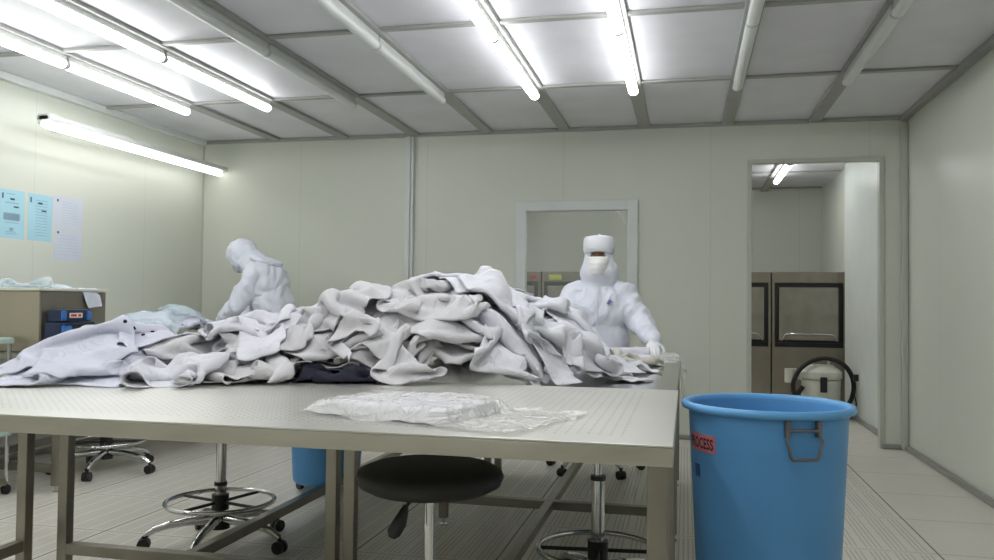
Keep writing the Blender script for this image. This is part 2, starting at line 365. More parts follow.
table('steel worktable along the left wall under the steel cabinet', -4.2, -3.27, 3.82, 6.35, rt, M['steel'],
      [(-3.31, 3.87), (-4.16, 3.87), (-3.31, 6.30), (-4.16, 6.30)], [(-4.14, -3.33, 3.85, 3.89, .107, .147), (-4.14, -3.33, 6.28, 6.32, .107, .147), (-4.02, -3.98, 3.89, 6.28, .107, .147)])

# ---------------------------------------------------------------- stools
def stool(label, x, y, seat, ring, a0=0, ringr=.225, seatr=.18, lever=None, baser=.30, cuptop=None, group='lab stools', post=.0125):
    t = thing('stool', (x, y, 0), label, 'stool', group=group)
    MB().lathe([(.02, seat-.060), (seatr-.03, seat-.057), (seatr-.008, seat-.045), (seatr, seat-.026), (seatr-.006, seat-.012), (seatr-.03, seat-.002), (.03, seat)], n=44).build('seat', M['seat'], t, angle=60)
    cup = cuptop or ring+.23
    MB().cyl((0, 0, cup), (0, 0, seat-.055), post).build('piston', M['chrome'], t)
    MB().cyl((0, 0, .09), (0, 0, cup), .024).build('column', M['chrome'], t)
    MB().cyl((0, 0, cup-.004), (0, 0, cup+.012), .027).build('collar', M['black'], t)
    if lever:
        dx, dy = lever
        l = MB().tube([(0, 0, seat-.062), (dx*.5, dy*.5, seat-.068), (dx*.85, dy*.85, seat-.095)], .0045).build('lever', M['black'], t)
        MB().tube([(dx*.83, dy*.83, seat-.09), (dx*.9, dy*.9, seat-.105), (dx*1.05, dy*1.05, seat-.13), (dx*1.25, dy*1.25, seat-.152), (dx*1.32, dy*1.32, seat-.163)], [.006, .011, .017, .017, .008]).build('paddle', M['black'], l)
    rg = MB().tube([(ringr*math.cos(a), ringr*math.sin(a), ring) for a in [2*PI*i/48 for i in range(48)]], .010, closed=True).build('foot_ring', M['chrome'], t)
    sp = MB()
    for k in range(4):
        a = PI/4+k*PI/2+a0; sp.cyl((.02*math.cos(a), .02*math.sin(a), ring-.004), (ringr*math.cos(a), ringr*math.sin(a), ring-.004), .007, n=8)
    sp.cyl((0, 0, ring-.035), (0, 0, ring+.03), .036); sp.build('ring_hub', M['black'], rg)
    MB().cyl((0, 0, .075), (0, 0, .13), .042, .034).build('base_hub', M['black'], t)
    for k in range(5):
        a = a0+2*PI*k/5; c, s = math.cos(a), math.sin(a)
        am = MB().tube([(r*c, r*s, z) for r, z in ((.03, .115), (.12, .112), (.2, .102), (.26, .086), (baser, .062))], [.021, .019, .017, .016, .013]).build('base_arm', M['chrome'], t)
        cs = MB()
        for d in (-.013, .013):
            cs.cyl((baser*c-s*(d-.009), baser*s+c*(d-.009), .026), (baser*c-s*(d+.009), baser*s+c*(d+.009), .026), .026, n=18)
        cs.cyl((baser*c, baser*s, .026), (baser*c, baser*s, .06), .009, n=8)
        cs.build('caster', M['black'], am)
    return t
stool('black round stool in front, tucked under the near table edge with its lever down', -.60, 1.93, .655, .25, .4, seatr=.178, lever=(-.055, -.05), cuptop=.405)
stool('chrome stool under the left worktable beside the square double legs', -1.935, 3.22, .60, .19, math.radians(209), ringr=.222, seatr=.17, cuptop=.26, post=.021)
stool('chrome stool under the right worktable near the front right table leg', -.30, 2.96, .64, .185, .9, ringr=.21, seatr=.16, cuptop=.43, post=.014)
stool('stool the facing worker sits on at the far table end', -.56, 5.27, .62, .25, .35)
stool('empty stool on casters by the steel cabinet at the left wall table', -3.44, 4.43, .60, .18, 1.27, ringr=.22, seatr=.17)

# ---------------------------------------------------------------- blue bins
def bin_(label, x, y, rz, writing=False, cast=False, z=0):
    t = thing('round_bin', (x, y, z), label, 'bin', rz, group='blue round bins')
    Ht = .772
    prof = [(.02, 0), (.172, 0), (.182, .012), (.186, .06), (.218, Ht-.05), (.219, Ht-.012)]
    inner = [(.2165, Ht-.012), (.211, Ht-.05), (.177, .06), (.168, .022), (.02, .02)]
    MB().lathe(prof+inner, n=72).build('body', M['bin'], t, angle=50)
    rp = [(.216, Ht-.022), (.228, Ht-.024), (.2375, Ht-.02), (.240, Ht-.012), (.237, Ht-.003), (.229, Ht), (.220, Ht-.002), (.216, Ht-.009)]
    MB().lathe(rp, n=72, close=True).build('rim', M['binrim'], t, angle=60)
    def P(a, r, zz): return (r*math.cos(a), r*math.sin(a), zz)
    for a0 in (-PI/2, PI/2):
        rr = lambda zz: .186+(.218-.186)*(zz-.06)/(Ht-.11)
        hw = .19
        r0 = rr(.70)
        def pin(zz, s):
            q = MB(); a = a0+s*hw
            q.box(-.003, .012, -.007, .007, -.018, .026, .002, Matrix.Rotation(a, 4, 'Z'), Vector(P(a, r0+.002, .722)))
            return q
        h = pin(.722, -1).build('handle_bracket', M['wire'], t); pin(.722, 1).build('handle_bracket', M['wire'], t)
        top = [P(a0+hw*(1-2*i/8), r0+.012, .722) for i in range(9)]
        dn = [P(a0-hw*.98, r0+.014, .706), P(a0-hw*1.10, r0+.018, .695), P(a0-hw*.98, r0+.018, .682), P(a0-hw*.86, r0+.018, .655)]
        bt = [P(a0+hw*.76*(-1+2*i/6), r0+.018, .648) for i in range(7)]
        up = [P(a0+hw*.86, r0+.018, .655), P(a0+hw*.98, r0+.018, .682), P(a0+hw*1.10, r0+.018, .695), P(a0+hw*.98, r0+.014, .706), P(a0+hw, r0+.012, .722)]
        MB().tube(top+dn+bt+up, .0045, n=8).build('handle', M['wire'], h)
    if cast:
        for k in range(4):
            a = PI/4+k*PI/2
            MB().cyl((.145*math.cos(a)-.012, .145*math.sin(a), -.025), (.145*math.cos(a)+.012, .145*math.sin(a), -.025), .025, n=14).cyl((.145*math.cos(a), .145*math.sin(a), -.03), (.145*math.cos(a), .145*math.sin(a), .004), .012, n=8).build('caster', M['black'], t)
    if writing:
        rr = lambda zz: .186+(.218-.186)*(zz-.06)/(Ht-.11)
        def patch(a0, a1, z0, z1, off, name, m):
            b = MB(); n = 14; g = []
            for i in range(n+1):
                a = a0+(a1-a0)*i/n; g.append([P(a, rr(z0)+.0002, z0), P(a, rr(z0)+off, z0), P(a, rr(z1)+off, z1), P(a, rr(z1)+.0002, z1)])
            b.rings(g); return b.build(name, m, t)
        patch(-2.90-rz, -2.33-rz, .640, .688, .0012, 'process_label', M['pink'])
        patch(-2.80-rz, -2.66-rz, .565, .60, .0010, 'square_sticker', M['sticker'])
        cu = bpy.data.curves.new('lettering', 'FONT'); cu.body = 'PROCESS'; cu.size = .045; cu.offset = .0012; cu.extrude = 0; cu.space_character = 1.0; cu.resolution_u = 3
        to = bpy.data.objects.new('lettering', cu); C.objects.link(to); bpy.context.view_layer.update()
        me = bpy.data.meshes.new_from_object(to.evaluated_get(bpy.context.evaluated_depsgraph_get()))
        xs = [v.co.x for v in me.vertices]; wd = max(xs)-min(xs); x0 = min(xs)
        C.objects.unlink(to); bpy.data.objects.remove(to)
        for v in me.vertices:
            u = (v.co.x-x0)/wd; a = -2.89-rz+u*.53; zz = .649+v.co.y*.92
            v.co = P(a, rr(zz)+.0018, zz)
        me.materials.clear(); me.materials.append(M['ink'])
        o = bpy.data.objects.new('lettering', me); C.objects.link(o); o.parent = t
    for ch in t.children: pass
    return t
bin_('large blue plastic bin with wire handle and pink label, right of the near table', .228, 2.51, math.radians(19), True)
bin_('blue plastic bin on small casters standing under the left worktable', -1.95, 4.33, math.radians(60), False, True, .05)

# ---------------------------------------------------------------- left wall things
t = thing('steel_cabinet', (-3.4, 3.82, rt), 'low stainless steel cabinet on the left wall table, blue device at its side', 'cabinet')
MB().box(-.72, 0, .0, .52, .006, .335, .004).build('body', M['cabinet'], t, False)
lab(MB().box(.0005, .006, .006, .514, .012, .33, .002).build('side_panel', M['cabside'], t, False), 'darker steel side panel')
MB().box(-.73, .012, -.012, .53, .336, .352, .004).build('top_plate', M['cabtop'], t, False)
MB().box(-.70, -.02, .02, .50, 0, .006).build('base_plate', M['cabside'], t, False)
# blue device
t = thing('portable_radio', (-3.375, 3.83, rt), 'small blue and black boxy device against the steel cabinet side', 'device')
MB().box(0, .10, 0, .31, 0, .165, .006).build('case', M['devdark'], t)
MB().box(.095, .104, .015, .295, .012, .155, .01).build('front_panel', M['black'], t)
for yy in (.05, .25):
    s_ = MB().box(.1, .112, yy-.04, yy+.04, .02, .15, .012).build('speaker_panel', M['devblue'], t)
    MB().cyl((.11, yy, .09), (.122, yy, .09), .024).build('speaker_cone', M['black'], s_)
MB().box(.10, .112, .1, .2, .05, .11, .006).build('centre_panel', M['devblue'], t)
MB().box(.11, .116, .115, .185, .07, .095, .002).build('badge', M['red'], t)
up = MB().box(.0, .09, .02, .29, .168, .235, .012).build('upper_module', M['devdark'], t)
for yy in (.04, .265): MB().box(.085, .096, yy-.02, yy+.022, .175, .228, .008).build('blue_corner', M['devblue'], up)
lb = MB().box(.0895, .093, .09, .205, .19, .217, .002).build('label_plate', M['label'], up)
MB().box(.0925, .0940, .1, .15, .197, .21).box(.0925, .0940, .165, .19, .197, .21).build('label_print', M['red'], lb)
t.scale = (1, .86, 1)
# cart
t = thing('equipment_cart', (-3.80, 3.50, 0), 'steel cart with pale green shelves at the left edge of the photo', 'cart')
for z in (.80, .31):
    MB().box(-.28, .29, -.25, .28, z, z+.035, .015).build('shelf', M['glassg'], t)
for sx in (-.26, .27):
    for sy in (-.23, .262):
        l = MB().cyl((sx, sy, .06), (sx, sy, .80), .011).build('post', M['chrome'], t)
        MB().cyl((sx-.01, sy, .026), (sx+.01, sy, .026), .026, n=14).cyl((sx, sy, .03), (sx, sy, .062), .008, n=8).build('caster', M['black'], l)
MB().box(-.26, .27, .24, .27, .05, .08, .004).box(-.26, .27, -.245, -.215, .05, .08, .004).box(.255, .285, -.23, .255, .05, .08, .004).box(-.275, -.245, -.23, .255, .05, .08, .004).build('base_frame', M['legsteel'], t, False)
# papers on the wall
def poster(name, label, cat, ya, yb, z0, z1, m, rows, marks):
    t = thing(name, (XL, (ya+yb)/2, (z0+z1)/2), label, cat, group='papers on the left wall')
    a, b = (yb-ya)/2, (z1-z0)/2
    MB().box(0, .0012, -a, a, -b, b).build('sheet', m, t, False)
    p = MB()
    for y0, y1, zz, h in rows: p.box(.0013, .0017, -a+y0*2*a, -a+y1*2*a, b-zz*2*b-h, b-zz*2*b)
    p.build('printed_lines', M['print3'] if m is M['paper'] else M['print'], t, False)
    if marks:
        for y0, y1, zz, h in marks: MB().box(.0013, .0019, -a+y0*2*a, -a+y1*2*a, b-zz*2*b-h, b-zz*2*b).build('printed_mark', M['print2'], t, False)
rowsA = [(.25, .6, .08, .004), (.2, .75, .26, .005), (.25, .7, .52, .004), (.2, .75, .57, .004), (.2, .75, .62, .004), (.2, .75, .67, .004), (.4, .55, .78, .02), (.25, .65, .86, .004), (.25, .7, .9, .004)]
mA = [(.08, .13, .08, .035), (.4, .58, .17, .012), (.55, .75, .33, .009)]
poster('notice', 'pale blue printed notice furthest left on the left wall', 'notice', 4.42, 4.622, 1.43, 1.743, M['bluepaper'], rowsA+[(.15, .8, .48, .045)], mA)
poster('notice', 'pale blue printed notice beside the two white sheets', 'notice', 4.652, 4.865, 1.43, 1.743, M['bluepaper'], [(.3, .8, k/16, .003) for k in range(2, 15)], mA)
poster('notice', 'upper one of two white printed sheets on the left wall', 'notice', 4.874, 5.16, 1.538, 1.757, M['paper'], [(.3, .85, k/12, .003) for k in range(2, 11)], [(.12, .17, .1, .018)])
poster('notice', 'lower one of two white printed sheets on the left wall', 'notice', 4.89, 5.16, 1.312, 1.53, M['paper'], [(.12, .85, k/10, .003) for k in range(2, 9)], [(.1, .16, .08, .016)])

# ---------------------------------------------------------------- room beyond: machines, vacuum, socket
def machine(label, x0, disp):
    t = thing('stainless_machine', (x0, 9.0, 0), label, 'machine', group='stainless machines in the room beyond')
    MB().box(.004, .716, 0, .8, .06, 1.40, .006).build('body', M['mach'], t, False)
    MB().box(.02, .70, .03, .78, 0, .06).build('plinth', M['black'], t, False)
    g = MB()
    for a, b, c, d in ((.03, .69, 1.245, 1.29), (.03, .69, .63, .675), (.03, .07, .675, 1.245), (.65, .69, .675, 1.245)): g.box(a, b, -.022, 0, c, d, .004)
    g.build('door_gasket', M['gasket'], t)
    d = MB().box(.072, .648, -.018, 0, .70, 1.243, .008).build('door', M['machdoor'], t, False)
    lab(MB().box(.072, .648, -.014, 0, .676, .70).build('door_sill', M['gasket'], d, False), 'black door sill')
    MB().tube([(.10, -.012, .70), (.13, -.055, .76), (.16, -.06, .765), (.56, -.06, .765), (.59, -.055, .76), (.63, -.012, .70)], .012, n=10).build('handle', M['chrome'], d)
    MB().box(.33, .39, -.006, 0, 1.325, 1.35, .003).build('badge', M['legsteel'], t)
    if disp:
        lab(MB().box(.08, .22, -.005, 0, 1.31, 1.365, .002).build('display', M['display'], t), 'yellow green display')
        lab(MB().box(.60, .67, -.005, 0, 1.32, 1.36, .002).build('red_label', M['red'], t), 'red label')
    MB().cyl((.45, -.01, .45), (.45, 0, .45), .012).build('lock', M['chrome'], t)
    return t
machine('stainless machine in the next room, nearest the right side of the doorway', .862, False)
machine('stainless machine in the next room, cut by the left side of the doorway', .138, False)
machine('stainless machine seen through the window behind the facing worker', -1.55, True)
machine('stainless machine seen at the left edge of the window', -2.275, True)
t = thing('vacuum_cleaner', (1.235, 8.3, 0), 'cream wet vacuum cleaner with black hose standing beyond the doorway', 'vacuum cleaner')
MB().lathe([(.10, .07), (.165, .08), (.17, .1), (.175, .36), (.165, .37)], n=36).build('tank', M['cream'], t)
MB().lathe([(.15, .371), (.185, .375), (.19, .40), (.185, .44), (.15, .47), (.12, .485), (.11, .50), (.02, .502)], n=36).build('motor_head', M['cream'], t)
MB().tube([(-.07, 0, .48), (-.07, 0, .535), (-.05, 0, .55), (.05, 0, .55), (.07, 0, .535), (.07, 0, .48)], .012, n=8).build('handle', M['cream'], t)
MB().box(-.03, .03, -.20, -.17, .26, .40, .008).build('latch', M['black'], t)
MB().cyl((-.27, -.02, .33), (-.27, -.02, .46), .055).box(-.26, -.16, -.04, .0, .36, .40).build('side_canister', M['cream'], t)
hs = [(-.17, -.1, .30), (-.24, -.12, .22), (-.26, -.14, .33), (-.2, -.12, .46), (-.08, -.1, .545), (.05, -.08, .565), (.18, -.06, .52), (.26, -.04, .42), (.29, 0, .30), (.27, .02, .18), (.2, .02, .06)]
def smoothpath(p, k=6):
    p = [Vector(v) for v in p]; out = []
    for i in range(len(p)-1):
        a, b, c, d = p[max(i-1, 0)], p[i], p[i+1], p[min(i+2, len(p)-1)]
        for j in range(k):
            u = j/k; out.append(.5*((2*b)+(c-a)*u+(2*a-5*b+4*c-d)*u*u+(3*b-a-3*c+d)*u**3))
    out.append(p[-1]); return out
MB().tube(smoothpath(hs), .021, n=10).build('hose', M['black'], t)
for a in (.6, 2.2, 3.8, 5.4):
    MB().cyl((.14*math.cos(a)-.01, .14*math.sin(a), .03), (.14*math.cos(a)+.01, .14*math.sin(a), .03), .03, n=14).cyl((.14*math.cos(a), .14*math.sin(a), .03), (.14*math.cos(a), .14*math.sin(a), .09), .014, n=8).build('caster', M['black'], t)
t = thing('wall_socket', (1.545, 8.15, .40), 'small black plug in a wall socket beside the vacuum cleaner', 'socket')
MB().box(-.008, 0, -.045, .045, -.06, .06, .003).build('face_plate', M['whitetrim'], t)
MB().box(-.05, -.008, -.022, .022, -.03, .03, .006).build('plug', M['black'], t)
MB().tube(smoothpath([(-.045, 0, -.03), (-.05, 0, -.12), (-.03, -.02, -.24), (-.06, -.03, -.34), (-.1, -.02, -.388), (-.16, .03, -.392)]), .006, n=6).build('cord', M['black'], t)

# ---------------------------------------------------------------- garments
HX0, HX1, HY0, HY1, HRES = -4.3, 0.4, 1.4, 6.5, 0.0125
HNX, HNY = int((HX1-HX0)/HRES)+1, int((HY1-HY0)/HRES)+1
gx, gy = np.meshgrid(np.linspace(HX0, HX1, HNX), np.linspace(HY0, HY1, HNY), indexing='ij')
def hsample(H, x, y):
    u = np.clip((x-HX0)/HRES, 0, HNX-1.001); v = np.clip((y-HY0)/HRES, 0, HNY-1.001)
    i = u.astype(int); j = v.astype(int); a = u-i; b = v-j
    return (H[i, j]*(1-a)*(1-b)+H[i+1, j]*a*(1-b)+H[i, j+1]*(1-a)*b+H[i+1, j+1]*a*b)
def smooth_noise(rng, n, m, k):
    """smooth random field on an n x m grid with k control cells"""
    c = rng.normal(size=(k+3, k+3))
    u = np.linspace(0, k, n); v = np.linspace(0, k, m)
    i = u.astype(int); j = v.astype(int)
    s = lambda t: t*t*(3-2*t)
    a = s(u-i)[:, None]; b = s(v-j)[None, :]
    g = lambda p, q: c[np.ix_(p, q)]
    return g(i, j)*(1-a)*(1-b)+g(i+1, j)*a*(1-b)+g(i, j+1)*(1-a)*b+g(i+1, j+1)*a*b
def garment_mask(kind, s):
    if kind == 'smock':
        W, L = 1.24, .72
        n, m = int(W/s), int(L/s)
        X, Y = np.meshgrid((np.arange(n)-(n-1)/2)*s, (np.arange(m)-(m-1)/2)*s, indexing='ij')
        body = np.abs(X) < .27+.03*(-Y/.36)
        sl = (Y > .36-.22+.1*np.abs(X)/.6) & (Y < .36-.12*np.abs(X)/.6)
        neck = (X**2+(Y-.38)**2) < .075**2
        return (body | sl) & ~neck
    if kind == 'trousers':
        W, L = .52, .94
        n, m = int(W/s), int(L/s)
        X, Y = np.meshgrid((np.arange(n)-(n-1)/2)*s, (np.arange(m)-(m-1)/2)*s, indexing='ij')
        return (Y > .16) | (np.abs(X) > .035+.05*(.16-Y)/.6)
    W, L = {'bag': (.62, .40), 'note': (.24, .17)}.get(kind, (.5, .6))
    n, m = int(W/s), int(L/s)
    return np.ones((n, m), bool)
def drape(H, kind, cx, cy, rot, squash, seed, s=.0205, steps=120, puff=.028, tether=.2, wrinkle=.0045, fold=None):
    rng = np.random.default_rng(seed)
    M = garment_mask(kind, s); n, m = M.shape
    idx = -np.ones((n, m), int); idx[M] = np.arange(M.sum())
    I, J = np.nonzero(M)
    ux = (I-(n-1)/2)*s; uy = (J-(m-1)/2)*s
    # wavy lateral gathering: the sheet starts gathered and buckles into folds
    sx, sy = squash
    w1 = smooth_noise(rng, n, m, 5)[I, J]; w2 = smooth_noise(rng, n, m, 5)[I, J]; w3 = smooth_noise(rng, n, m, 9)[I, J]; w4 = smooth_noise(rng, n, m, 4)[I, J]
    # gathers run along one drifting direction, as cloth that was dropped does
    th = rng.uniform(0, math.pi)+w4*.5
    ph = (np.cos(th)*ux+np.sin(th)*uy)/rng.uniform(.06, .10)*2*math.pi+w1*1.6
    X = ux*sx+w1*.035; Y = uy*sy+w2*.035
    if fold is not None:                       # one flap turned back over itself
        c = np.cos(fold[0])*X+np.sin(fold[0])*Y-fold[1]
        k = c > 0
        X = np.where(k, X-2*c*np.cos(fold[0])*.9, X); Y = np.where(k, Y-2*c*np.sin(fold[0])*.9, Y)
        lift = np.where(k, .05, 0)
    else: lift = 0
    ca, sa = math.cos(rot), math.sin(rot)
    P = np.stack([cx+ca*X-sa*Y, cy+sa*X+ca*Y, 0*X], 1)
    P[:, 2] = hsample(H, P[:, 0], P[:, 1])+.04+lift+puff*(.7*np.abs(w3)+.5*np.abs(w4)+.55*(1+np.sin(ph))*(.5+.5*np.clip(w2, -1, 1)))
    groups = []
    def add(di, dj, stiff):
        a = idx[max(0, -di):n-max(0, di), max(0, -dj):m-max(0, dj)]; b = idx[max(0, di):, max(0, dj):m+min(0, dj)] if dj >= 0 else idx[di:, :m+dj]
        if dj < 0: a = idx[:n-di, -dj:]
        ii, jj = np.meshgrid(np.arange(a.shape[0]), np.arange(a.shape[1]), indexing='ij')
        if dj < 0: jj = jj-dj
        ok = (a >= 0) & (b >= 0)
        L = s*math.hypot(di, dj)
        col = (ii//di) % 2 if di else (jj//dj) % 2
        for c in (0, 1):
            k = ok & (col == c)
            if k.any(): groups.append((a[k], b[k], L, stiff))
    add(1, 0, .5); add(0, 1, .5); add(1, 1, .35); add(1, -1, .35); add(2, 0, .10); add(0, 2, .10); add(4, 0, .03); add(0, 4, .03)
    V = np.zeros_like(P); dt = 1/50; P0 = P.copy()
    for st in range(steps):
        V[:, 2] -= 9.8*dt*(.5 if st < 30 else 1)
        V *= .93
        Q = P+V*dt
        Q[:, :2] += tether*max(.08, 1-st/70)*(P0[:, :2]-Q[:, :2])
        for it in range(6):
            for a, b, L, k in groups:
                d = Q[b]-Q[a]; l = np.sqrt((d*d).sum(1))+1e-9
                c = (k*(l-L)/l)[:, None]*d
                Q[a] += c; Q[b] -= c
            h = hsample(H, Q[:, 0], Q[:, 1])+.004
            hit = Q[:, 2] < h
            Q[hit, 2] = h[hit]
        # friction
        fr = (Q[:, 2] < h+.003)
        mv = Q-P; mv[fr, 0] *= .25; mv[fr, 1] *= .25
        mvl = np.sqrt((mv*mv).sum(1)); lim = np.minimum(1, .05/(mvl+1e-9))
        P2 = P+mv*lim[:, None]
        V = (P2-P)/dt*.97; P = P2
    # faces
    a = idx[:-1, :-1]; b = idx[1:, :-1]; c = idx[1:, 1:]; d = idx[:-1, 1:]
    k = (a >= 0) & (b >= 0) & (c >= 0) & (d >= 0)
    F = np.stack([a[k], b[k], c[k], d[k]], 1)
    if wrinkle:
        w5 = smooth_noise(rng, n, m, 12)[I, J]; w6 = smooth_noise(rng, n, m, 7)[I, J]
        cr = (1-2.2*np.abs(np.sin(ph*1.3+w6*2.4)))*np.clip(.6+.5*w5, 0, 1.3)+.5*(1-2*np.abs(w5))
        NN = np.zeros_like(P); fn = np.cross(P[F[:, 2]]-P[F[:, 0]], P[F[:, 3]]-P[F[:, 1]])
        for q in range(4): np.add.at(NN, F[:, q], fn)
        NN /= np.sqrt((NN*NN).sum(1))[:, None]+1e-9
        if NN[:, 2].mean() < 0: NN = -NN
        P = P+NN*(wrinkle*(cr+.6))[:, None]
    # raise the heap under the next garment
    pts = [P]
    for wa, wb in ((.5, .5), (.25, .75), (.75, .25)):
        for p, q, r, t in ((0, 1, 2, 3),):
            lo = P[F[:, 0]]*wa+P[F[:, 1]]*(1-wa); hi = P[F[:, 3]]*wa+P[F[:, 2]]*(1-wa)
            pts.append(lo*wb+hi*(1-wb)); pts.append(lo*(1-wb)+hi*wb); pts.append((lo+hi)/2)
    A = np.concatenate(pts)
    i = np.clip(((A[:, 0]-HX0)/HRES).round().astype(int), 1, HNX-2); j = np.clip(((A[:, 1]-HY0)/HRES).round().astype(int), 1, HNY-2)
    for di in (-1, 0, 1):
        for dj in (-1, 0, 1):
            np.maximum.at(H, (i+di, j+dj), A[:, 2]+(.003 if di == dj == 0 else 0))
    sm = (H[:-2, 1:-1]+H[2:, 1:-1]+H[1:-1, :-2]+H[1:-1, 2:])/4
    c = H[1:-1, 1:-1]; near = (np.abs(sm-c) < .05)
    c[near] = (.45*c+.55*sm)[near]
    return P, F

H_ = np.full(gx.shape, .2)
def slab(x0, x1, y0, y1, z): H_[(gx > x0) & (gx < x1) & (gy > y0) & (gy < y1)] = z
slab(-4.2, -3.27, 3.82, 6.35, .75); slab(-2.28, -.03, 2.60, 4.985, .75); slab(-2.37, -.022, 1.58, 2.62, .785)
H_[(gx > -4.12) & (gx < -3.39) & (gy > 3.8) & (gy < 4.35)] = 1.102
ontab = (gx > -2.28) & (gx < -.03) & (gy > 1.9) & (gy < 4.985)
def garment(name, label, cat, fab, kind, cx, cy, rot, sq, seed, group=None, thick=.0035, sub=1, **kw):
    P, F = drape(H_, kind, cx, cy, rot, sq, seed, **kw)
    me = bpy.data.meshes.new(name); c = P.mean(0); c[2] = P[:, 2].min()
    me.from_pydata((P-c).tolist(), [], F.tolist()); me.materials.append(M[fab]); me.polygons.foreach_set('use_smooth', [True]*len(me.polygons))
    o = bpy.data.objects.new(name, me); C.objects.link(o); o.location = c
    s = o.modifiers.new('soft', 'SUBSURF'); s.levels = s.render_levels = sub
    if thick: d = o.modifiers.new('thick', 'SOLIDIFY'); d.thickness = thick; d.offset = 1
    return tag(o, label, cat, group)
def add_mound(cx, cy, sx, sy, h, ang=0):
    global H_
    dx = (gx-cx)*math.cos(ang)+(gy-cy)*math.sin(ang); dy = -(gx-cx)*math.sin(ang)+(gy-cy)*math.cos(ang)
    b = np.exp(-np.abs(dx/sx)**3.5-np.abs(dy/sy)**3.5)*h
    H_ = np.where(ontab, np.maximum(H_, .75+b), H_)
G1, G2 = 'white work clothes heaped on the worktables', 'cleaned clothes in clear plastic at the left wall table'
# first the clothes lying under everything
garment('smock', 'dark navy garment peeking out at the front foot of the heap', 'garment', 'dark_cloth', 'smock', -1.12, 2.62, .1, (.40, .42), 3, G1, puff=.02)

add_mound(-.98, 3.14, .40, .52, .22); add_mound(-1.58, 2.80, .26, .38, .09); add_mound(-.64, 3.36, .25, .46, .22)
add_mound(-1.35, 3.6, .5, .5, .12)
H_ = np.where((gx > -2.37) & (gx < -1.3) & (gy > 1.75) & (gy < 4.9), np.maximum(H_, .75+.165*np.exp(-((gx+1.98)/.34)**2-((gy-2.60)/.36)**2)), H_)
heap = [
 # kind, cx, cy, rot, squash, seed, fabric, fold
 ('smock', -1.62, 3.85, .5, (.65, .7), 13, 'grey_cloth', None),
 ('smock', -.62, 4.25, 2.0, (.65, .7), 14, 'white_cloth', None),
 ('smock', -1.1, 4.1, 1.0, (.65, .7), 15, 'grey_cloth', None),
 ('trousers', -1.96, 3.05, 1.4, (.7, .75), 12, 'white_cloth', None),
 ('smock', -1.86, 2.36, .22, (.66, .72), 11, 'lilac_cloth', None),
 ('smock', -1.48, 2.60, .7, (.50, .62), 16, 'grey_cloth', (1.2, .12)),
 ('trousers', -.98, 2.78, 1.7, (.66, .60), 17, 'grey_cloth', None),
 ('smock', -.72, 2.92, .1, (.50, .60), 18, 'grey_cloth', (4.5, .15)),
 ('trousers', -.50, 3.36, .9, (.62, .66), 19, 'white_cloth', None),
 ('smock', -.40, 3.78, 1.9, (.52, .62), 20, 'white_cloth', None),
 ('trousers', -1.62, 2.78, 2.2, (.56, .56), 21, 'grey_cloth', None),
 ('smock', -1.40, 2.78, 2.6, (.55, .62), 22, 'white_cloth', (.4, .14)),
 ('smock', -1.02, 2.80, 3.6, (.58, .66), 23, 'grey_cloth', None),
 ('smock', -.62, 3.16, 2.5, (.55, .60), 24, 'white_cloth', (2.0, .18)),
 ('trousers', -1.62, 3.02, .5, (.58, .62), 25, 'white_cloth', None),
 ('smock', -1.26, 2.95, 1.2, (.56, .62), 26, 'grey_cloth', None),
 ('smock', -.86, 3.06, .7, (.55, .60), 27, 'white_cloth', (5.2, .2)),
 ('smock', -1.22, 3.22, 4.4, (.56, .60), 31, 'grey_cloth', None),
 ('smock', -1.00, 3.10, 2.2, (.58, .60), 28, 'white_cloth', None),
 ('trousers', -.52, 3.50, 2.3, (.56, .60), 29, 'white_cloth', None),
 ('smock', -1.95, 2.46, 2.9, (.62, .72), 30, 'lilac_cloth', None),
 # leaning against the foot of the heap
 ('smock', -1.36, 2.52, 3.3, (.44, .52), 41, 'grey_cloth', (2.6, .12)),
 ('trousers', -1.02, 2.66, 1.45, (.52, .50), 42, 'grey_cloth', None),
 ('smock', -.66, 2.86, 2.9, (.46, .50), 43, 'white_cloth', (1.0, .12)),
 ('smock', -.92, 2.92, .5, (.50, .52), 44, 'grey_cloth', (3.9, .15)),
 ('smock', -1.26, 2.72, 4.9, (.50, .54), 56, 'grey_cloth', None),
 ('smock', -.44, 3.30, .8, (.46, .52), 46, 'white_cloth', None),
 ('trousers', -.74, 3.18, 2.4, (.50, .50), 47, 'white_cloth', None),
 ('trousers', -1.50, 2.68, .9, (.50, .50), 48, 'white_cloth', None),
 ('trousers', -.58, 2.98, 1.2, (.42, .36), 51, 'white_cloth', None),
 ('sheet', -1.56, 2.32, .2, (.30, .34), 49, 'white_cloth', (1.57, .05)),
]
H_ = np.maximum(H_, np.where((gx < -3.27) & (gy < 6.3), .75+.14*np.exp(-((gx+3.50)/.28)**4-((gy-5.1)/.5)**4), 0))
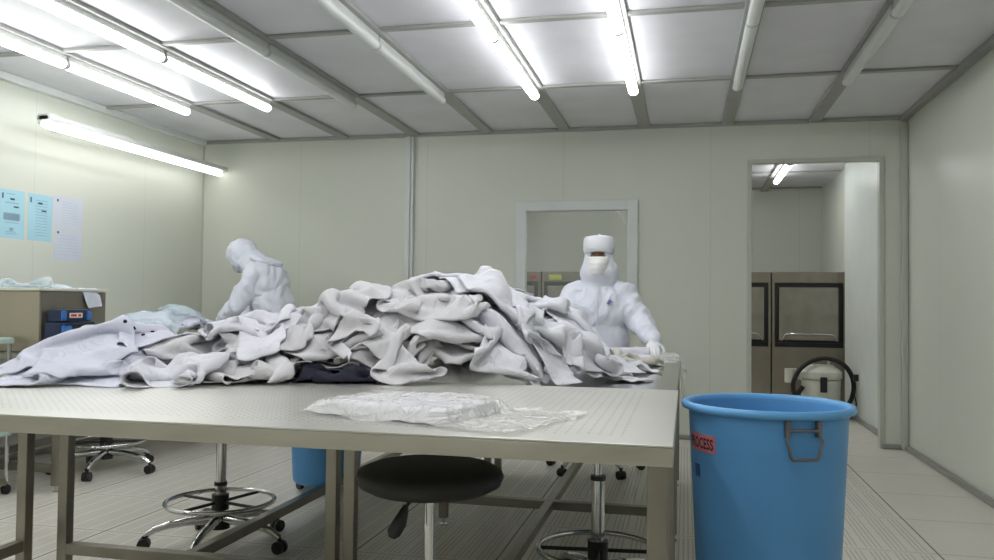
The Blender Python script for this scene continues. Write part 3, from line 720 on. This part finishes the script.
LB = {
 13: None, 14: None, 15: None, 25: None, 26: None, 27: None, 31: None, 28: None,
 12: 'pale trousers almost hidden between the long smock with snaps and the small folded cloth',
 11: 'pale lilac smock lying flat at the far left, under the long smock with snaps',
 16: 'off white smock pressed flat under the heap’s left foot, left of the navy garment',
 17: 'off white trousers low in the heap front, in the hollow right of the navy garment',
 18: 'off white smock in the deepest shaded hollow of the heap front, above the bag',
 19: 'white trousers lying flat on the polished table at the right foot of the heap',
 20: 'white smock in the thin right tail of the heap, left of the grey brown garment',
 21: 'off white trousers bulging behind the small folded cloth, right of the long smock',
 22: 'white smock showing as one narrow fold right of the bulging off white trousers',
 23: 'off white smock showing in two hollows in the heap front just above the navy garment',
 24: 'white smock showing as a small patch high on the right slope of the heap',
 29: 'white trousers at the tip of the heap’s right tail, beside the grey brown garment',
 30: 'long pale lilac smock with four dark snaps, spread over the left end of the tables',
 41: 'white smock with wavy hem on the near table, between folded cloth and navy garment',
 42: 'off white trousers falling from the middle of the heap over the navy garment’s right end',
 43: 'white smock hanging in steep folds down the right front of the heap to the table',
 44: 'off white smock making the broad rounded fold at the top centre of the heap',
 56: 'off white smock draped over the left shoulder of the heap',
 46: 'white smock sliding down the right slope of the heap towards the facing worker',
 47: 'white trousers crowning the top of the heap along its back edge',
 48: 'white trousers lying over the left end of the heap, in front of the stooping worker',
 51: 'white trousers running diagonally from the top of the heap down its right front',
 49: 'small folded white cloth on the near table, at the right end of the long smock',
}
for i, (k, x, y, r, sq, sd, fb, fo) in enumerate(heap):
    garment({'smock': 'smock', 'trousers': 'work_trousers', 'sheet': 'folded_sleeve'}[k], LB[sd] or 'white garment buried inside the clothes heap, hidden under the others', 'garment', fb, k, x, y, r, sq, sd, G1 if LB[sd] else 'white garments buried inside the heap', fold=fo, puff=.034)
    if sd == 30: C.objects[-1]['snap'] = 1
# ---------------------------------------------------------------- plastic bag on the near table
ca = -.30
t = thing('folded_smock', (-.62, 1.87, .7862), 'folded white cloth lying inside the clear plastic bag on the near table', 'garment', ca)
MB().box(-.19, .16, -.13, .13, 0, .014, .006).box(-.185, .15, -.125, .128, .0145, .026, .006).build('folded_layers', M['white_cloth'], t)
fx = (gx+.62)*math.cos(-ca)-(gy-1.87)*math.sin(-ca); fy = (gx+.62)*math.sin(-ca)+(gy-1.87)*math.cos(-ca)
H_[(fx > -.20) & (fx < .17) & (np.abs(fy) < .14)] = .785+.030
garment('plastic_bag', 'long clear plastic bag lying near the front edge of the near table', 'bag', 'poly', 'bag', -.555, 1.86, ca, (.88, .88), 62, None, thick=0, puff=.03, steps=70, wrinkle=.006)
garment('plastic_sheet', 'clear plastic sheet hanging over the far right corner of the worktable', 'plastic sheet', 'poly', 'sheet', -.17, 4.66, .3, (.85, .8), 63, None, thick=0, puff=.02)
garment('folded_smock', 'flat white cloth under the facing worker’s hand at the far table end', 'garment', 'white_cloth', 'sheet', -.42, 4.60, .1, (.8, .5), 64, None, puff=.01)
garment('grey_garment', 'grey brown garment end lying right of the heap by the far table end', 'garment', 'warm_cloth', 'sheet', -.30, 4.15, .5, (.5, .35), 65, None, puff=.02)
for i, (x, y, r) in enumerate(((-3.58, 4.85, .3), (-3.52, 5.2, 1.2), (-3.54, 5.0, 2.0), (-3.48, 5.35, .8))):
    garment('bagged_smock', 'pale cloth in the plastic covered pile on the left wall table', 'bagged garment', 'lilac_cloth', 'smock', x, y, r, (.55, .6), 70+i, G2, puff=.035)
for i, (x, y, r) in enumerate(((-3.52, 4.95, .3), (-3.46, 5.30, 1.0))):
    garment('plastic_bag', ('pale plastic bag over the left part of the pile on the left wall table', 'pale plastic bag over the pile nearest the stooping worker’s hands')[i], 'bag', 'polyb', 'sheet', x, y, r, (1.3, 1.2), 80+i, None, thick=0, puff=.03)
garment('plastic_bag', 'pale blue plastic bag lying on top of the steel cabinet', 'bag', 'polyb', 'sheet', -3.72, 4.08, .2, (.9, .5), 90, None, thick=0, puff=.03)
garment('paper_sheet', 'crumpled white paper at the far corner of the steel cabinet top', 'paper', 'paper', 'note', -3.42, 4.22, .3, (.98, .98), 92, None, thick=0, puff=.002, wrinkle=.002)

# four dark snap fasteners on the long pale garment
bpy.context.view_layer.update(); dg_ = bpy.context.evaluated_depsgraph_get()
g_ = [o for o in C.objects if o.name.startswith('smock') and o.get('snap')]
if g_:
    o = g_[0]; ev = o.evaluated_get(dg_)
    for k in range(4):
        p = Vector((-1.86+.012*k-.02, 2.50+.034*k, 1.6)); ok, loc, nor, idx = ev.ray_cast(p-o.location, Vector((0, 0, -1)))
        if ok:
            q = MB().cyl(loc-nor*.001, loc+nor*.005, .006, n=12).build('snap_fastener', M['dark_cloth'], o)

# ---------------------------------------------------------------- people
from mathutils import noise as mnoise
class Blob:
    """tapered limbs and ellipsoids fused into one continuous surface"""
    def __init__(s): s.m = MB()
    def limb(s, *pts):
        for (p, r), (q, r2) in zip(pts[:-1], pts[1:]):
            s.m.cyl(p, q, r, r2, n=24); s.m.ball(p, r, n=24); s.m.ball(q, r2, n=24)
        return s
    def ell(s, p, rx, ry, rz, rot=None):
        b = bmesh.new(); bmesh.ops.create_uvsphere(b, u_segments=32, v_segments=20, radius=1)
        for v in b.verts: v.co = Vector((v.co.x*rx, v.co.y*ry, v.co.z*rz))
        if rot: bmesh.ops.transform(b, matrix=rot, verts=b.verts)
        bmesh.ops.translate(b, vec=Vector(p), verts=b.verts); s.m.join(b); return s
    def build(s, name, m, parent, voxel=.012, smooth=6, fold=0, fscale=9, cut=None, seed=0):
        o = s.m.build(name+'_raw', m, None)
        r = o.modifiers.new('r', 'REMESH'); r.mode = 'VOXEL'; r.voxel_size = voxel
        sm = o.modifiers.new('s', 'SMOOTH'); sm.iterations = smooth; sm.factor = .5
        bpy.context.view_layer.update()
        me = bpy.data.meshes.new_from_object(o.evaluated_get(bpy.context.evaluated_depsgraph_get())); me.name = name
        old = o.data; bpy.data.objects.remove(o); bpy.data.meshes.remove(old)
        b = bmesh.new(); b.from_mesh(me)
        if fold:
            b.normal_update()
            mv = []
            for v in b.verts:
                q = Vector((v.co.x*fscale, v.co.y*fscale, v.co.z*fscale*.75+seed)); w = mnoise.noise_vector(q*.5)*1.2
                n_ = 1-abs(mnoise.noise(q+w))*2.2; n2 = 1-abs(mnoise.noise(q*2.1+w*1.5+Vector((7, 3, 1))))*2.2
                mv.append(v.normal*fold*(n_*.7+n2*.3))
            for v, d in zip(b.verts, mv): v.co += d
        if cut:
            bmesh.ops.delete(b, geom=[f for f in b.faces if cut(f.calc_center_median())], context='FACES')
        b.to_mesh(me); b.free(); me.polygons.foreach_set('use_smooth', [True]*len(me.polygons))
        me.materials.clear(); me.materials.append(m)
        o = bpy.data.objects.new(name, me); C.objects.link(o); o.parent = parent; return o
def glove(parent, wrist, d, n, thumb, curl=.5, mt=None):
    """five fingered gloved hand: d = pointing direction, n = back-of-hand normal, thumb = +1 / -1 side"""
    d = Vector(d).normalized(); n = Vector(n); n = (n-d*n.dot(d)).normalized(); s = d.cross(n)*thumb; w = Vector(wrist)
    b = Blob(); b.limb((w-d*.03, .028), (w+d*.01, .026))
    b.ell(w+d*.05, .040, .046, .017, Matrix((s, d, n)).transposed().to_4x4())
    for off, L, r, base in ((.028, .070, .0092, .084), (.010, .078, .0095, .090), (-.009, .072, .0090, .088), (-.027, .056, .0082, .080)):
        p0 = w+d*.055+s*off*.8; p1 = w+d*base+s*off; a = curl
        dir1 = (d*math.cos(a*.5)-n*math.sin(a*.5)+s*off*1.2).normalized(); p2 = p1+dir1*L*.45
        dir2 = (d*math.cos(a*1.2)-n*math.sin(a*1.2)).normalized(); p3 = p2+dir2*L*.32
        dir3 = (d*math.cos(a*1.7)-n*math.sin(a*1.7)).normalized(); p4 = p3+dir3*L*.23
        b.limb((p0, r*1.15), (p1, r*1.1), (p2, r), (p3, r*.92), (p4, r*.8))
    t0 = w+d*.022+s*.024; t1 = w+d*.045+s*.050-n*.010; t2 = w+d*.072+s*.062-n*.018; t3 = w+d*.092+s*.060-n*.022
    b.limb((t0, .014), (t1, .0125), (t2, .0105), (t3, .0085))
    return b.build('glove', mt or M['glove'], parent, .0032, 3)
def face_parts(parent, c, fwd, R):
    """eyes and brows set into the head; c = head centre"""
    c = Vector(c); up = Vector(R['up']); rt_ = Vector(R['right']); fwd = Vector(fwd)
    for s in (-1, 1):
        p = c+fwd*.077+rt_*s*.032+up*.020
        e = MB().ball(p-fwd*.006, .0105, n=16).build('eye', M['eyew'], parent)
        MB().ball(p+fwd*.0022, .0062, n=12).build('iris', M['hair'], e)
        MB().tube([p+rt_*s*-.016+up*.018+fwd*.001, p+up*.022+fwd*.003, p+rt_*s*.018+up*.016-fwd*.006], [.0025, .0035, .002], n=8).build('eyebrow', M['hair'], parent)
def worker_front():
    t = thing('person', (-.53, 5.25, 0), 'person in white cleanroom suit, round cap and face mask, facing the camera behind the heap', 'person')
    hc = Vector((0, -.075, 1.335))
    b = Blob()
    b.ell(hc+Vector((0, .005, .02)), .076, .092, .10); b.ell(hc+Vector((0, -.025, -.05)), .055, .06, .06)
    b.limb((hc+Vector((0, -.085, .012)), .008), (hc+Vector((0, -.098, -.018)), .013)); b.ell(hc+Vector((0, -.078, -.055)), .024, .012, .010)
    for s in (-1, 1): b.ell(hc+Vector((s*.078, .01, -.005)), .012, .018, .03)
    b.limb(((0, -.03, 1.14), .062), ((0, -.05, 1.28), .052))
    b.ell((0, -.02, 1.02), .15, .10, .15); b.ell((0, 0, .80), .135, .10, .18); b.ell((0, .02, .68), .15, .13, .09)
    arms = {1: [((.155, -.02, 1.10), .05), ((.255, -.07, .94), .04), ((.34, -.30, .835), .027)], -1: [((-.155, -.02, 1.10), .05), ((-.235, -.12, .95), .04), ((-.235, -.38, .985), .027)]}
    for a in arms.values(): b.limb(*a)
    legs = {s: [((s*.09, .0, .69), .075), ((s*.13, -.10, .66), .065), ((s*.13, .0, .0), .05)] for s in (-1, 1)}
    legs = {s: [((s*.09, .02, .69), .07), ((s*.12, -.215, .62), .06), ((s*.12, -.16, .34), .045)] for s in (-1, 1)}
    for s in (-1, 1): b.limb(*legs[s]); b.limb(((s*.12, -.16, .34), .04), ((s*.12, -.25, .30), .03))
    body = b.build('body', M['skin'], t, .009, 4)
    face_parts(t, hc, (0, -1, 0), {'up': (0, 0, 1), 'right': (1, 0, 0)})
    b = Blob()
    b.ell((0, -.02, 1.02), .19, .135, .17); b.ell((0, 0, .84), .175, .135, .24); b.ell((0, .01, .68), .18, .15, .11); b.limb(((-.12, -.02, 1.115), .07), ((.12, -.02, 1.115), .07))
    b.limb(((.15, -.02, 1.10), .075), ((.255, -.07, .94), .066), ((.33, -.27, .85), .045), ((.338, -.295, .838), .036))
    b.limb(((-.15, -.02, 1.10), .075), ((-.235, -.12, .95), .064), ((-.235, -.34, .98), .045), ((-.235, -.365, .984), .036))
    for s in (-1, 1): b.limb(((s*.09, .02, .68), .095), ((s*.12, -.215, .615), .078), ((s*.12, -.16, .36), .06))
    su = b.build('coverall', M['suit'], t, .009, 4, .021, 8.5)
    z_ = MB(); z_.tube([(0, -.172, 1.12), (0, -.178, 1.02), (0, -.17, .9), (0, -.155, .8)], .004, n=6); z_.build('zip', M['suit'], su)
    for k, (dx, dz, w_) in enumerate(((0, 0, .034), (.006, .008, .018), (-.004, -.007, .02))):
        q = MB().box(.062+dx, .062+dx+w_, -.172, -.155, 1.058+dz, 1.063+dz, .001)
        lab(q.build('chest_logo', M['logo'], su), 'small blue printed mark')
    # cowl over neck and shoulders
    pr = [(.16, .125, 1.10, 0), (.155, .13, 1.13, 0), (.125, .118, 1.155, -.005), (.106, .108, 1.18, -.02), (.114, .118, 1.205, -.035), (.124, .124, 1.235, -.045), (.121, .118, 1.265, -.05), (.104, .104, 1.295, -.06), (.090, .100, 1.33, -.065), (.084, .098, 1.37, -.07), (.082, .095, 1.41, -.07)]
    n = 44; mb = MB()
    R = [[((rx+.004*math.sin(5*a+z*40))*math.cos(a), off+(ry+.004*math.cos(4*a+z*50))*math.sin(a), z) for a in [2*PI*i/n for i in range(n)]] for rx, ry, z, off in pr]
    mb.rings(R, capA=False, capB=False)
    bmesh.ops.delete(mb.b, geom=[f for f in mb.b.faces if f.calc_center_median().z > 1.25 and abs(math.atan2(f.calc_center_median().x, -(f.calc_center_median().y+.06))) < .52], context='FACES')
    h = mb.build('hood', M['suit'], t); sd = h.modifiers.new('thick', 'SOLIDIFY'); sd.thickness = .005
    sb = h.modifiers.new('soft', 'SUBSURF'); sb.levels = sb.render_levels = 1
    # round cap with a button, front edge arched above the eyes
    mb = MB(); cz = 1.357
    pc = [(.089, .104, 0), (.094, .108, .012), (.097, .110, .045), (.097, .109, .085), (.088, .099, .106), (.05, .06, .115), (.01, .012, .117)]
    def front(a): return max(0, -math.sin(a))
    R = [[(rx*math.cos(a), -.072+ry*math.sin(a), cz+z+(.012*max(0, front(a)-.6)*2.5*(1-i/6) if i < 3 else 0)) for a in [2*PI*j/n for j in range(n)]] for i, (rx, ry, z) in enumerate(pc)]
    mb.rings(R, capA=False); c_ = mb.build('cap', M['cap'], t); sd = c_.modifiers.new('thick', 'SOLIDIFY'); sd.thickness = .004
    MB().ball((0, -.072, cz+.12), .009).build('cap_button', M['cap'], c_)
    MB().tube([(.1*math.cos(a), -.072+.113*math.sin(a), cz+.03+.012*max(0, front(a)-.6)) for a in [2*PI*j/40 for j in range(40)]], .0022, n=6, closed=True).build('cap_seam', M['cap'], c_)
    # pleated mask
    mb = MB(); g = []
    nz, na = 14, 20
    for i in range(nz+1):
        v = i/nz; z = 1.226+.112*v; row = []
        for j in range(na+1):
            u = j/na*2-1; wd = .068*(1-.28*(1-v)**2.5); x = wd*u
            bul = .102+.022*math.sin(PI*min(1, v*1.05))**.7*(1-abs(u)**2.2)+.0022*math.sin(v*PI*7)
            yy = -.075-bul*math.sqrt(max(.05, 1-(u*.80)**2)); row.append(mb.b.verts.new((x, yy, z)))
        g.append(row)
    for a_, c in zip(g[:-1], g[1:]):
        for j in range(na): mb.b.faces.new((a_[j], a_[j+1], c[j+1], c[j]))
    mk = mb.build('face_mask', M['mask'], t); sd = mk.modifiers.new('thick', 'SOLIDIFY'); sd.thickness = .0025
    for s in (-1, 1): MB().tube([(s*.07, -.13, 1.32), (s*.08, -.09, 1.33), (s*.084, -.06, 1.335)], .0018, n=6).build('mask_strap', M['mask'], mk)
    glove(t, (.34, -.305, .832), (.06, -.75, -.38), (0, -.35, .9), -1, .55)
    glove(t, (-.235, -.375, .985), (-.05, -1, .02), (0, .1, 1), 1, .9)
    for s in (-1, 1): Blob().limb(((s*.12, -.15, .36), .055), ((s*.12, -.165, .31), .045)).limb(((s*.12, -.14, .296), .036), ((s*.12, -.27, .29), .034)).build('boot', M['suit'], t, .008, 4)
def worker_side():
    t = thing('person', (-3.13, 6.0, 0), 'person in hooded white suit stooping over the left wall table, seen from the side', 'person')
    t.scale = (.975, .975, .975)
    hc = Vector((-.33, 0, 1.425)); fw = Vector((-.80, 0, -.60)).normalized(); up = Vector((-.60, 0, .80)).normalized()
    b = Blob(); Rm = Matrix(((fw.x, 0, up.x), (0, 1, 0), (fw.z, 0, up.z))).to_4x4()
    b.ell(hc, .092, .076, .10, Rm); b.ell(hc+fw*.03-up*.06, .055, .052, .05, Rm); b.limb((hc+fw*.085+up*.01, .008), (hc+fw*.1-up*.02, .012))
    for s in (-1, 1): b.ell(hc+Vector((0, s*.078, 0)), .018, .012, .03)
    b.limb(((-.14, 0, 1.30), .065), (hc-up*.05, .052))
    b.ell((-.10, 0, 1.20), .11, .155, .16); b.ell((-.04, 0, 1.0), .11, .145, .17); b.ell((.01, 0, .88), .12, .155, .11)
    for s in (-1, 1):
        b.limb(((-.14, s*.16, 1.27), .05), ((-.23, s*.21, 1.03), .042), ((-.42, s*.14, .90), .028))
        b.limb(((.01, s*.09, .87), .08), ((-.02, s*.10, .48), .055), ((.02, s*.10, .09), .04), ((.0, s*.10, .05), .036)); b.limb(((.02, s*.10, .05), .034), ((-.12, s*.11, .036), .028))
    b.build('body', M['skin'], t, .009, 4); face_parts(t, hc, fw, {'up': up, 'right': (0, 1, 0)})
    b = Blob(); b.ell((-.105, 0, 1.20), .155, .215, .175); b.ell((-.05, 0, 1.02), .155, .20, .22); b.ell((.0, 0, .87), .155, .185, .14)
    b.limb(((-.115, -.13, 1.285), .088), ((-.115, .13, 1.285), .088))
    for s in (-1, 1):
        b.limb(((-.14, s*.17, 1.265), .082), ((-.23, s*.22, 1.04), .070), ((-.39, s*.15, .922), .050), ((-.41, s*.143, .908), .040))
        b.limb(((.0, s*.09, .85), .10), ((-.015, s*.10, .48), .085), ((.015, s*.10, .14), .075))
    b.build('coverall', M['suit'], t, .009, 4, .022, 8, seed=5)
    # soft hood with a flared collar flap
    b = Blob(); b.ell(hc+up*.012-fw*.012, .122, .112, .128, Rm); b.limb((hc-up*.05-fw*.03, .10), (Vector((-.20, 0, 1.35)), .10)); b.ell((-.12, 0, 1.395), .125, .15, .016, Matrix.Rotation(math.radians(16), 4, 'Y'))
    b.ell((-.15, 0, 1.335), .13, .15, .05)
    b.build('hood', M['suit'], t, .008, 3, .018, 10, cut=lambda p: (p-hc).dot(fw) > .085 and -.06 < (p-hc).dot(up) < .035 and abs(p.y) < .058)
    mb = MB(); g = []
    for i in range(11):
        v = i/10; row = []
        for j in range(13):
            u = j/12*2-1; q = hc+fw*(.102+.018*math.sin(v*PI))*math.sqrt(1-(u*.7)**2)-up*(.085-.085*v)+Vector((0, u*.068, 0)); row.append(mb.b.verts.new(q))
        g.append(row)
    for a_, c in zip(g[:-1], g[1:]):
        for j in range(12): mb.b.faces.new((a_[j], a_[j+1], c[j+1], c[j]))
    mk = mb.build('face_mask', M['mask'], t); sd = mk.modifiers.new('thick', 'SOLIDIFY'); sd.thickness = .0025
    glove(t, (-.415, -.142, .906), (-.75, .1, -.6), (-.5, 0, .8), 1, .5); glove(t, (-.415, .142, .906), (-.75, -.1, -.6), (-.5, 0, .8), -1, .5)
    for s in (-1, 1): Blob().limb(((.015, s*.10, .20), .07), ((.01, s*.10, .07), .05)).limb(((.03, s*.10, .05), .046), ((-.14, s*.11, .042), .040)).build('boot', M['suit'], t, .008, 4)
worker_front(); worker_side()

# ---------------------------------------------------------------- world, exposure
w = bpy.data.worlds.new('world'); sc.world = w; w.use_nodes = True
w.node_tree.nodes['Background'].inputs[0].default_value = (.8, .85, .85, 1); w.node_tree.nodes['Background'].inputs[1].default_value = .0
sc.view_settings.view_transform = 'Standard'; sc.view_settings.look = 'None'; sc.view_settings.gamma = 1; sc.view_settings.use_curve_mapping = False
sc.view_settings.exposure = 0.04
